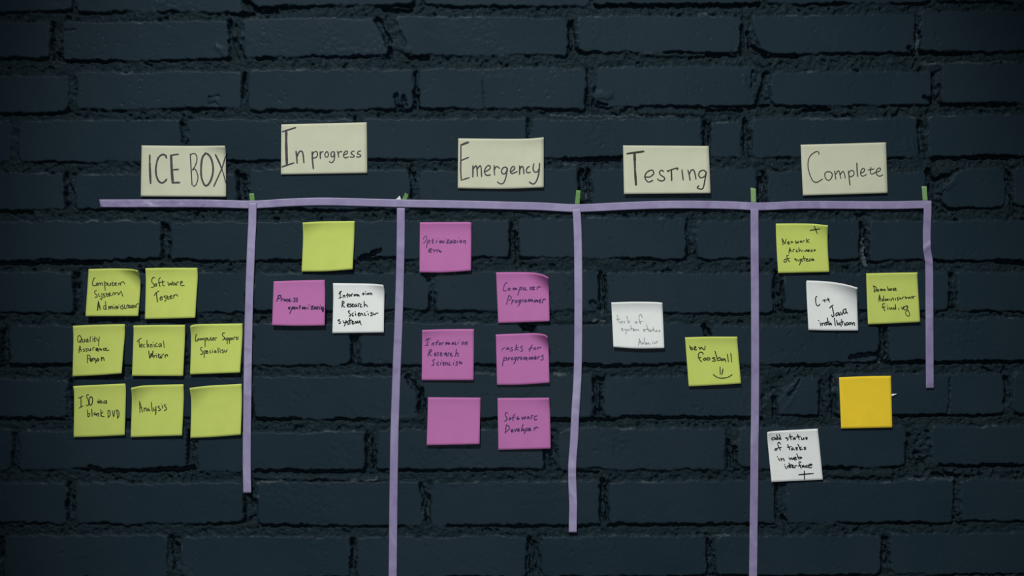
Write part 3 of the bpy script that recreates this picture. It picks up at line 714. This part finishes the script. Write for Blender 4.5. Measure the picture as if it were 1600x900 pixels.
note('pink', 'sticky_note', 'pink sticky note reading Optimization env, highest of the pink notes', 'sticky note', PG, 640, 345, K,
     [(178,27),(600,24),(1000,22),(1072,30)], [(1072,30),(1072,400),(1066,867)], [(172,897),(600,898),(1066,867)], [(178,27),(172,897)],
     dict(bl=3, br=6, tl=1.8, tr=1.8),
     'w13 235,320 260,275 290,265 300,300 280,350 240,390;320,340 305,400 290,470;318,345 350,335 350,365 320,385;405,310 395,380 420,380;385,345 420,335;475,340 460,380;490,303 493,308;w18 520,385 530,340 545,385 560,345 575,385;w18 600,340 595,385;615,303 618,308;w18 645,335 680,330 640,385 690,380;'
     'w18 735,340 705,360 710,390 740,360 745,385;w18 775,330 770,385 790,380;765,345 800,340;800,345 800,385;835,345 825,380;850,293 853,300;w18 885,335 870,365 890,380 905,350 885,335;w18 935,385 940,340;w18 945,355 970,345 965,398;330,525 385,500 375,485 345,490 330,530 350,545 385,540;'
     '405,495 425,520 430,545;430,520 470,500 480,545;495,500 525,545;500,500 545,545;545,520 545,550', 16, 'violet', 12)
note('pink', 'sticky_note', 'pink sticky note reading Computer Programmer, its top right corner curled and darker', 'sticky note', PG, 760, 424, K,
     [(168,17),(600,14),(850,25),(1000,62),(1075,106)], [(1075,106),(1086,350),(1098,868)], [(205,900),(1098,868)], [(168,17),(180,300),(205,900)],
     dict(bl=3, br=6, ctr=(19, 0.52), tl=1.5),
     '365,205 340,200 305,260 295,335 330,340 345,325;395,285 375,310 390,330 415,310 395,285;460,325 470,285 485,320 500,285 510,320 525,290 525,315;585,270 560,360 540,415;580,280 610,275 605,310 570,330;635,275 640,320 665,310 675,275 680,325 705,325;770,270 765,320 790,315;750,290 800,275;'
     '800,300 835,280 820,265 800,290 810,320 840,315;880,320 885,265;885,290 920,260 940,285;390,410 370,490 350,575;385,420 425,435 430,470 390,510;440,570 450,495;445,525 480,495;515,500 500,530 520,545 535,515 515,500;590,490 560,510 560,540 590,510 595,490 580,560 545,605;615,540 620,490;620,510 650,490;'
     '690,490 660,510 670,535 695,505 700,530;725,530 735,480 750,525 765,480 780,525 795,485 805,525;830,540 840,495 855,535 870,490 885,530 895,500 900,535;920,530 945,500 930,485 920,520 930,545 950,535;970,550 985,480;980,505 1010,475 1030,500', 17, 'violet', 13)
note('pink', 'sticky_note', 'pink sticky note reading Information Research Scientist, left of the tasks for programmers note', 'sticky note', PG, 640, 513, K,
     [(218,27),(600,16),(1117,12)], [(1117,12),(1111,902)], [(211,902),(1111,902)], [(218,27),(211,902)],
     dict(bl=3, br=4, ctl=(4, 0.5), tl=1.2),
     '275,215 310,185 363,183;325,185 300,295;268,298 325,293;385,300 395,255;392,275 420,255 415,300;500,205 475,235 460,300;440,250 495,240;520,245 505,275 525,285 540,260 520,245;560,290 570,245;565,265 590,240;620,285 635,240 645,280 665,240 670,280 690,245 695,280;760,240 735,260 740,280 765,255 770,280;'
     '795,230 790,280 815,275;850,235 835,275;868,200 872,205;925,230 905,255 915,280 940,255 925,230;960,285 965,240;970,255 1000,235 990,290;350,370 330,430 318,490;345,380 375,370 380,400 335,430 375,475;430,465 460,445 445,425 430,455 440,475 460,475;505,415 480,430 500,455 480,480;'
     '530,455 560,435 545,420 530,445 540,475 565,475;635,415 605,440 615,465 640,435 640,490;665,485 670,430 690,425;700,460 730,440 715,430 705,455 715,480 755,475;815,360 795,490;800,450 835,425 845,460 838,490;440,540 405,555 415,590 420,630 380,645;510,585 475,600 480,640 505,630;545,590 535,635;555,564 558,569;'
     '575,620 605,600 590,585 578,610 585,640 605,635;620,640 630,590;628,610 655,595 655,640;690,580 680,635 710,630;765,590 755,635;775,554 778,560;835,575 805,590 830,610 820,640 795,640;870,565 865,605 895,610 900,590 870,590;895,605 915,605', 17, 'violet', 14)
note('pink', 'sticky_note', 'pink sticky note reading tasks for programmers, above the Software Developer note', 'sticky note', PG, 760, 519, K,
     [(163,40),(600,22),(850,18),(1000,36),(1062,75)], [(1062,75),(1080,300),(1097,880)], [(186,919),(600,912),(1097,880)], [(163,40),(186,919)],
     dict(bl=3, br=6, ctr=(17, 0.45), tl=1.2),
     'w11 270,330 275,290 310,275 330,265;w10 270,290 300,290;385,265 350,285 360,305 390,285 400,305;450,265 425,280 455,305 440,325 410,325;525,205 510,280 495,320;560,255 510,285 560,310;630,240 595,260 630,300 615,330 590,330;800,220 770,260 745,340;725,300 800,270;840,265 820,290 840,305 860,280 840,265;885,305 895,260;890,280 935,260 940,280;'
     '305,440 290,510 278,585;310,450 345,440 345,480 300,490;370,495 385,440;380,470 415,440;445,440 430,470 450,480 465,455 445,440;520,430 490,450 495,480 520,460 525,430 500,510 470,550;540,490 555,430;550,455 580,430;605,430 590,460 605,475 625,450 605,430;645,475 660,430 670,470 690,430 695,490;700,490 705,440;'
     '740,480 750,430 765,470 780,430 790,475 805,430 815,475;835,460 865,440 850,415 835,450 845,470 870,460;890,470 905,420;900,440 925,415;990,400 960,415 985,445 975,480 940,480', 17, 'violet', 15)
note('pink', 'sticky_note', 'pink sticky note reading Software Developer, lowest written pink note', 'sticky note', PG, 760, 620, K,
     [(193,20),(700,18),(1088,15)], [(1088,15),(1105,300),(1117,900)], [(208,922),(1117,900)], [(193,20),(208,922)],
     dict(bl=2.5, br=4, ctr=(4, .4), tl=.8),
     '375,285 340,275 325,320 355,360 345,410 312,425;410,360 390,390 405,400 425,380 410,360;500,300 465,340 460,420;440,370 500,350;540,340 530,390 560,390 570,370 535,370;615,345 625,395 650,350 665,390 685,335;740,340 710,360 715,385 740,360 750,380;775,390 785,330 815,330;880,330 840,345 830,390 855,400 880,395;'
     '350,485 335,560 325,635;340,490 390,510 395,560 340,610;430,600 465,580 445,565 430,595 445,610 465,605;490,560 500,605 525,550;540,590 570,570 555,550 540,580 550,600 575,590;640,475 615,540 605,600;640,555 625,580 645,590 660,570 640,555;690,545 675,600 655,640;690,550 720,550 715,580 685,590;'
     'w20 735,575 765,560 750,540 735,565 745,590 775,580;825,585 840,525;835,560 875,525 900,550', 18, 'violet', 16)
note('pink', 'sticky_note', 'blank pink sticky note left of the Software Developer note', 'sticky note', PG, 400, 450, 4.0,
     [(1075,683),(1250,684),(1403,685)], [(1403,685),(1397,976)], [(1067,983),(1397,976)], [(1075,683),(1067,983)],
     dict(bl=7, br=9, tl=.6, tr=.6))
note('white', 'sticky_note', 'white sticky note with faint grey writing task of system status, in the Testing column', 'sticky note', WG, 940, 468, K,
     [(168,50),(550,38),(900,42),(1055,55)], [(1055,55),(1090,845)], [(205,825),(600,850),(1090,845)], [(168,50),(205,825)],
     dict(bl=6, br=6.5, tl=2.4, tr=2.4),
     '270,270 285,350 305,410;255,355 320,335;345,370 325,395 340,410 360,380 365,405;400,370 385,385 405,400 390,410;440,285 450,350 470,410;490,370 455,385 490,410;595,380 580,405 610,410 615,385 595,380;705,320 690,265 660,270 650,330 680,430;645,400 705,375;'
     '370,500 340,510 375,530 350,540;395,510 420,540;440,510 430,560 415,600;475,520 455,530 485,540;505,455 525,540;490,510 545,500;545,530 570,515 555,510 550,540 580,540;590,540 600,515 620,540 635,520 650,540;750,520 720,525 755,545 730,555;780,430 795,500 820,555;760,520 830,510;'
     '850,530 830,540 840,555 860,535 870,550;890,480 900,550;870,530 910,520;920,530 930,555 955,550 960,530 970,555;1015,530 995,540 1018,555 995,562;655,680 650,740 640,795;655,680 690,780;640,750 690,735;715,740 700,765 725,770 735,745;735,665 745,720 760,780;770,780 775,745 795,775 810,745 825,775 850,770;'
     '880,740 885,775;870,714 873,719;910,725 920,770 950,730;965,715 962,760', 12, 'pencil', 18)
note('lime', 'sticky_note', 'lime sticky note reading new foosball with a smiley, in the Testing column', 'sticky note', LG, 1055, 523, K,
     [(170,45),(600,34),(1078,35)], [(1078,35),(1090,250),(1144,847)], [(235,897),(700,875),(1144,847)], [(170,45),(235,897)],
     dict(bl=4, br=6.5, tr=2.0),
     '250,190 265,240 290,270;270,240 285,215 310,265;335,240 360,220 345,205 330,235 340,262 375,260;405,215 440,250 450,215 500,262 518,230 515,195;485,345 475,310 430,305 405,340 405,390 430,440 460,465;395,405 450,395;515,400 490,430 515,445 535,420 515,400;560,400 550,430 580,440 605,420 585,400 560,400;'
     '690,395 645,405 690,430 695,455 640,458;690,285 710,350 740,455;735,420 770,395 795,430 750,450;860,420 815,420 805,450 850,435 865,425 880,470;905,335 925,470;965,320 980,475;778,555 782,690;828,590 822,640 808,695;w19 660,690 720,735 800,755 890,745 950,720 988,692', 20, 'olive', 19)
note('lime', 'sticky_note', 'lime sticky note reading Network Architect of system with a plus sign', 'sticky note', LG, 1190, 346, K,
     [(247,38),(600,35),(900,42),(1152,68)], [(1152,68),(1145,200),(1150,500),(1176,878)], [(286,898),(1176,878)], [(247,38),(255,350),(286,898)],
     dict(bl=3, br=4, ctr=(8, 0.6), tl=1.2, tr=1.0),
     'w20 840,155 1015,128;w18 915,78 965,210;355,295 365,350 372,405;355,295 405,390;405,390 430,305;455,380 480,360 465,350 450,370 460,392 495,385;w22 515,345 520,365 545,355;590,330 600,380 620,350 630,375 650,340;w20 680,340 670,355 690,360 690,340 680,340;715,370 720,340 745,335;780,295 785,370;825,310 785,345 830,365;'
     '490,455 475,555;485,455 515,530;475,510 515,500;545,530 550,485 575,485;620,490 600,510 610,530 635,520;645,455 655,530;655,505 680,495 690,525;715,490 718,530;w20 745,510 760,520 780,490 800,520;800,510 830,500 815,490 805,520 830,520;880,490 855,505 865,525 890,515;w20 905,490 920,510 935,490;'
     '420,650 390,670 395,705 430,695 430,655 420,650;470,590 445,585 440,620 465,680 490,695;435,650 490,640;600,650 570,650 600,670 600,690;620,660 645,690;665,650 670,720 655,755;710,650 680,660 710,690 690,690;725,600 745,690;715,650 765,640;770,670 800,655 785,645 775,670 790,690 830,685;840,640 830,680 865,670 870,645 890,680 890,645 915,685', 17, 'olive', 20)
note('white', 'sticky_note', 'white sticky note whose top edge curls over, left of the lime Database note', 'sticky note', WG, 1240, 437, K,
     [(228,15),(500,25),(750,52),(950,92),(1108,138)], [(1108,138),(1101,250),(1107,500),(1120,885)], [(258,875),(600,884),(1120,885)], [(228,15),(220,120),(258,875)],
     dict(bl=3, br=3, ctr=(16, 0.75), tl=1.0, tr=2.5),
     '408,290 385,310 385,390 400,440 430,455 455,425;505,365 550,345;535,345 545,390;565,355 620,340;595,315 620,390;625,495 650,465 690,440;665,460 690,560 700,620 680,645 655,610;770,570 735,590 740,630 775,600 785,570 795,620 810,600;815,560 840,610 865,540;905,505 860,530 880,590 910,560 905,505 915,560 940,585;'
     '460,745 475,800;430,705 440,715;490,750 500,795;495,770 530,750 540,790;575,735 550,750 580,775 560,790;585,660 600,780;560,745 620,730;640,750 615,765 625,785 650,760 660,790;705,665 725,795;745,700 765,790;800,745 780,765 790,785 815,765 825,810;830,690 850,785;815,740 865,730;880,750 895,800;'
     '930,740 905,770 930,790 950,755 930,740;975,740 955,770 980,780 995,750 975,740;1010,745 1025,790;1020,770 1050,740 1060,795', 20, 'black', 21)
note('lime', 'sticky_note', 'lime sticky note reading Database Administrator finding, beside the short vertical tape', 'sticky note', LG, 1330, 424, K,
     [(260,35),(700,25),(1153,18)], [(1153,18),(1151,130),(1197,880)], [(291,922),(700,905),(1197,880)], [(260,35),(265,250),(291,922)],
     dict(bl=3, br=4, tr=1.4),
     '385,250 400,300 400,360;380,255 425,270 435,310 405,360;460,310 445,330 460,350 480,330 460,310;w20 515,300 515,335 545,325;500,315 545,310;580,305 560,320 570,335 590,320 595,335;630,260 640,330;640,310 665,305 660,330 640,330;695,295 675,310 685,330 700,310 705,330;740,290 720,305 745,320 730,340;755,315 780,300 765,290 755,315 765,330 790,330;'
     '490,405 480,525;490,405 515,515;475,480 515,470;560,475 535,490 545,515 570,490;560,425 570,510;590,515 595,480 610,505 625,475 635,505 645,480;670,475 675,510;700,510 705,475 730,465 735,505;765,465 770,500;815,450 795,470 820,485 805,505;w20 840,455 850,480 870,465;890,480 895,450 920,445;w20 940,440 950,470 970,450;'
     'w20 985,455 1000,470 1015,445 1030,465;1045,470 1060,440 1045,435;1075,475 1080,435 1110,435;585,565 555,560 545,600 570,650 585,685;530,630 595,615;635,620 640,670;625,588 628,595;665,620 680,660 700,630 715,660;750,625 730,640 745,660 765,640;765,570 775,660;820,640 830,665;870,620 890,655 910,610;'
     'w15 960,595 920,620 915,665 950,665 985,620 960,595 990,680 1015,740 1005,775 970,770 945,730 955,690 985,680', 17, 'olive', 22)
note('white', 'sticky_note', 'white sticky note reading add status of tasks in web interface, lowest note', 'sticky note', WG, 1180, 668, K,
     [(212,78),(300,64),(600,45),(1085,20)], [(1085,20),(1110,250),(1175,906)], [(283,947),(1175,906)], [(212,78),(212,200),(283,947)],
     dict(bl=3, br=3, ctl=(4, .4)),
     '330,170 290,185 295,215 335,205 345,175 355,210;400,165 370,185 375,210 405,195;370,120 395,210;440,165 415,190 420,205 445,190;415,115 450,210;555,175 525,180 575,200 555,225;600,115 625,215;585,165 650,155;685,170 660,190 670,210 695,185 700,210;735,120 765,210;710,165 785,155;800,175 810,210 835,200 840,175 850,210;905,170 870,180 905,195 880,208;'
     '360,360 340,385 365,395 380,370 360,360;440,290 420,260 395,265 400,320 440,395;390,355 455,345;560,295 585,345 600,390;555,345 630,330;655,350 630,370 640,390 665,370 680,390;735,345 700,355 735,375 710,390;740,290 765,340 785,395;800,335 770,365 825,380;880,340 845,350 880,370 850,385;'
     '400,535 430,575;382,504 388,510;445,530 460,575;455,550 490,540 505,580;585,520 610,555 625,525 650,555 665,520;680,540 710,525 695,515 675,540 690,560 725,550;720,455 755,545;745,520 780,515 810,525 770,545;515,670 545,720;508,638 512,645;555,670 570,700;565,685 590,665 600,705;585,615 620,695;575,660 640,645;'
     '640,680 665,665 650,655 640,680 655,700 680,690;690,705 695,665 720,660;795,615 780,595 760,610 775,660 800,710;740,670 800,655;840,655 815,670 825,690 850,670 860,690;905,655 880,665 880,690 910,685;920,670 985,650 970,635 935,645 920,680 945,700 985,690;w21 755,820 1010,797;w21 852,752 855,850 858,905', 20, 'black', 23)
note('gold', 'sticky_note', 'blank golden yellow sticky note, the only one of its colour', 'sticky note', None, 1300, 580, 10.0,
     [(110,95),(500,80),(920,72)], [(920,72),(942,880)], [(142,897),(942,880)], [(110,95),(142,897)],
     dict(bl=2.5, br=3, tl=.3, tr=.3))

# ------------------------------------------------------------------ tapes
def ribbon(name, mat, pts, width, d0, label, cat, group=None, amp=0.25, ends=None, seed=0, crease=()):
    """Strip of tape along a traced centre line (photo pixels), d0 mm off the wall plane; creases as (arc px, mm)."""
    c = np.array(catmull(pts, 8))
    s = np.concatenate([[0], np.cumsum(np.hypot(*np.diff(c, axis=0).T))])
    n = max(4, int(s[-1] / 2.6))
    t = np.linspace(0, s[-1], n + 1)
    px = np.interp(t, s, c[:, 0]); py = np.interp(t, s, c[:, 1])
    tx = np.gradient(px); ty = np.gradient(py); L = np.hypot(tx, ty); tx /= L; ty /= L
    base = world_pt(px[n // 2], py[n // 2], 0.0015)
    m = 8; V = []; F = []
    for side in (0, 1):
        for i in range(n + 1):
            for j in range(m + 1):
                a = (j / m - 0.5) * width
                q = np.array([px[i] - ty[i] * a, py[i] + tx[i] * a])
                if ends is not None:
                    if i == 0: q = q + np.array(ends[0]) * (j / m - 0.5)
                    if i == n: q = q + np.array(ends[1]) * (j / m - 0.5)
                am = amp(t[i]) if callable(amp) else amp
                g = d0 + am * float(fbm(np.array([q[0]]), np.array([q[1]]), 16, 3, seed)[0]) + 0.5 * float(vnoise(np.array([t[i]]), np.array([0.0]), 70, seed + 5)[0])
                for cs, ch, cw, slant in crease:
                    g += ch * math.exp(-((t[i] - cs + slant * a) / cw) ** 2)
                V.append(world_pt(q[0], q[1], (max(g, d0 - 0.35) - side * 0.13) * 0.001))
    w = m + 1; N = (n + 1) * w
    for i in range(n):
        for j in range(m):
            a = i * w + j
            F.append((a, a + w, a + w + 1, a + 1)); F.append((N + a, N + a + 1, N + a + w + 1, N + a + w))
    ring = [j for j in range(m)] + [i * w + m for i in range(n)] + [n * w + j for j in range(m, 0, -1)] + [i * w for i in range(n, 0, -1)]
    for a, b in zip(ring, ring[1:] + ring[:1]): F.append((a, b, N + b, N + a))
    nrim = len(ring)
    # front side must face the room
    p = [Vector(V[i]) for i in F[0]]
    if (p[1] - p[0]).cross(p[2] - p[0]).y > 0: F = [tuple(reversed(f)) for f in F]
    o = mesh_object(name, V, F, mat, True, None, base)
    for i in range(len(F) - nrim, len(F)): o.data.polygons[i].use_smooth = False
    tag(o, label, cat, group)
    return o

TG = 'lilac tape strips'
ribbon('tape_strip', M_TAPE, [(156,317.7),(240,317.7),(330,318),(388,319.6),(420,318.3),(450,316.4),(490,315),(520,315),(560,316),(620,317.6),(700,319),(830,322),(868,323.8),(898,325.2),(930,324.2),(990,321.3),(1050,319.7),(1110,320),(1150,321),(1177,322.4),(1200,322.2),(1250,320.2),(1330,320.4),(1390,320.6),(1440,319.6),(1455.5,319.7)],
       12.3, 2.0, 'long horizontal lilac tape strip running across all five columns', 'tape', TG,
       amp=lambda t: 2.4 if t < 190 else (0.5 if (230 < t < 330 or 1000 < t < 1300) else 0.22), ends=((2.4, 0), (0, 0)), seed=3)
ribbon('tape_strip', M_TAPE_PALE, [(394.6,317),(394.3,345),(392.8,375),(390.6,430),(389.7,455),(388.5,500),(387.4,560),(386.3,640),(385.7,690),(385.6,730),(386.3,770)],
       12.4, 2.9, 'vertical lilac tape strip nearest the left, right of the lime note cluster', 'tape', TG, amp=0.35, seed=13,
       crease=((71,.5,3,.3),(228,.6,3,.5),(252,.5,3,-.4),(300,.5,4,0)))
ribbon('tape_strip', M_TAPE, [(626.4,325),(626.1,375),(625,430),(624.1,460),(622.5,510),(620.4,560),(618.2,620),(616.5,675),(615,760),(614,860),(613,960)],
       12.6, 2.2, 'vertical lilac tape strip between the In progress and Emergency columns', 'tape', TG, amp=0.22, seed=23,
       crease=((60,.5,8,.3),(92,.5,6,.2),(142,.4,3,.4),(205,.3,3,0)))
ribbon('tape_strip', M_TAPE_PALE, [(900.4,326.5),(901.6,340),(903,375),(903.7,450),(903.6,510),(903.1,565),(901.6,603),(899,645),(897.6,675),(896.8,690),(894.4,722),(894,742),(895,772),(895.6,790),(895.2,810),(895,831.8)],
       12.4, 2.9, 'wavy vertical lilac tape strip between the Emergency and Testing columns', 'tape', TG, amp=lambda t: 0.9 if 245 < t < 330 else 0.3, seed=33,
       crease=((405,1.6,8,.1),(418,.6,3,0),(448,.6,3,.7)))
ribbon('tape_strip', M_TAPE, [(1179,326),(1179,355),(1179.6,450),(1180,560),(1179.6,660),(1179,690),(1178.5,760),(1177.5,830),(1176.7,900),(1176,960)],
       12.6, 2.9, 'vertical lilac tape strip between the Testing and Complete columns', 'tape', TG, amp=lambda t: 0.8 if 15 < t < 45 else 0.25, seed=43,
       crease=((370,.5,5,.5),))
ribbon('tape_strip', M_TAPE, [(1449.2,316),(1449.3,335),(1448.2,360),(1448.2,378),(1448.8,392),(1451.2,406),(1452,425),(1452.2,470),(1452.5,540),(1453,606.5)],
       12.2, 2.9, 'short vertical lilac tape strip on the right, below the tape end', 'tape', TG, amp=0.3, seed=53,
       crease=((28,.4,3,0),(70,2.0,5,-.7),(93,1.6,4,.5),(181,.6,2,0),(252,.4,3,0),(283,.5,2,0)))

def scrap(name, mat, poly, d0, label, cat, group=None, lift=0.0, thick=0.14):
    """Small snipped piece of tape or paper, cut to a traced outline, subdivided so that it can bend."""
    n = 6
    tl, tr, br, bl = [np.array(p, float) for p in poly]
    base = world_pt(*((tl + tr + br + bl) / 4), 0.0015)
    V = []; F = []
    for side in (0, 1):
        for j in range(n + 1):
            for i in range(n + 1):
                u, v = i / n, j / n
                q = (1 - v) * ((1 - u) * tl + u * tr) + v * ((1 - u) * bl + u * br)
                g = d0 + lift * (1 - v) ** 2 + 0.12 * math.sin(9 * v + 3 * u)
                V.append(world_pt(q[0], q[1], (g - side * thick) * 0.001))
    m = (n + 1) ** 2
    for j in range(n):
        for i in range(n):
            a = j * (n + 1) + i
            F.append((a, a + n + 1, a + n + 2, a + 1)); F.append((m + a, m + a + 1, m + a + n + 2, m + a + n + 1))
    ring = [i for i in range(n)] + [j * (n + 1) + n for j in range(n)] + [n * (n + 1) + i for i in range(n, 0, -1)] + [j * (n + 1) for j in range(n, 0, -1)]
    for a, b in zip(ring, ring[1:] + ring[:1]): F.append((a, b, m + b, m + a))
    o = mesh_object(name, V, F, mat, True, None, base)
    for i in range(2 * n * n, len(F)): o.data.polygons[i].use_smooth = False
    tag(o, label, cat, group)
    return o

GG = 'green tape tabs above the junctions'
scrap('tape_tab', M_TAB_DARK, [(389,302.3),(397,302),(398.4,316),(390.6,316)], 1.4, 'green tape tab above the first vertical tape, beside the ICE BOX card', 'tape tab', GG)
scrap('tape_tab', M_TAB_DARK, [(633.2,300.8),(638.6,305),(634.6,314),(627,314)], 1.4, 'tilted green tape tab next to the tiny white scrap', 'tape tab', GG, 0.8)
scrap('tape_tab', M_TAB_DARK, [(900.5,297),(907.4,297.5),(905.5,321),(897.8,321)], 1.4, 'green tape tab below the right corner of the Emergency card', 'tape tab', GG)
scrap('tape_tab', M_TAB_PALE, [(1172.8,293),(1181,294.6),(1181.6,318),(1173.6,318)], 1.4, 'pale green tape tab between the Testing and Complete cards', 'tape tab', GG)
scrap('tape_tab', M_TAB_PALE, [(1440,291),(1448,291),(1449.6,315),(1442,315)], 1.4, 'pale green tape tab at the right end of the horizontal tape', 'tape tab', GG)
scrap('paper_scrap', M_SCRAP, [(621,309),(624.6,305.8),(627.4,313.5),(618,312.2)], 1.4, 'tiny torn white paper scrap behind the horizontal tape', 'paper scrap', None, 0.8)

# white chip of plaster sticking out beside the golden note
def chip():
    out = C(1300, 580, 10.0, [(926,388),(930,366),(942,353),(966,352),(985,353),(1008,349),(1011,358),(1003,369),(978,376),(952,388),(938,395)])
    cx = sum(p[0] for p in out) / len(out); cy = sum(p[1] for p in out) / len(out)
    base = world_pt(cx, cy, 0.0015)
    V = []; F = []; n = len(out)
    for k, (f, d) in enumerate(((1.0, 0.6), (0.95, 2.0), (0.6, 2.9))):
        for x, y in out: V.append(world_pt(cx + (x - cx) * f, cy + (y - cy) * f, d * 0.001))
    for k in range(2):
        for i in range(n):
            F.append((k * n + i, (k + 1) * n + i, (k + 1) * n + (i + 1) % n, k * n + (i + 1) % n))
    F.append(tuple(range(2 * n, 3 * n))[::-1]); F.append(tuple(range(n)))
    o = mesh_object('plaster_chip', V, F, M_SCRAP, True, None, base)
    import bmesh
    bm = bmesh.new(); bm.from_mesh(o.data); bmesh.ops.recalc_face_normals(bm, faces=bm.faces); bm.to_mesh(o.data); bm.free()
    tag(o, 'small white plaster chip stuck out beside the golden yellow note', 'plaster chip')
chip()
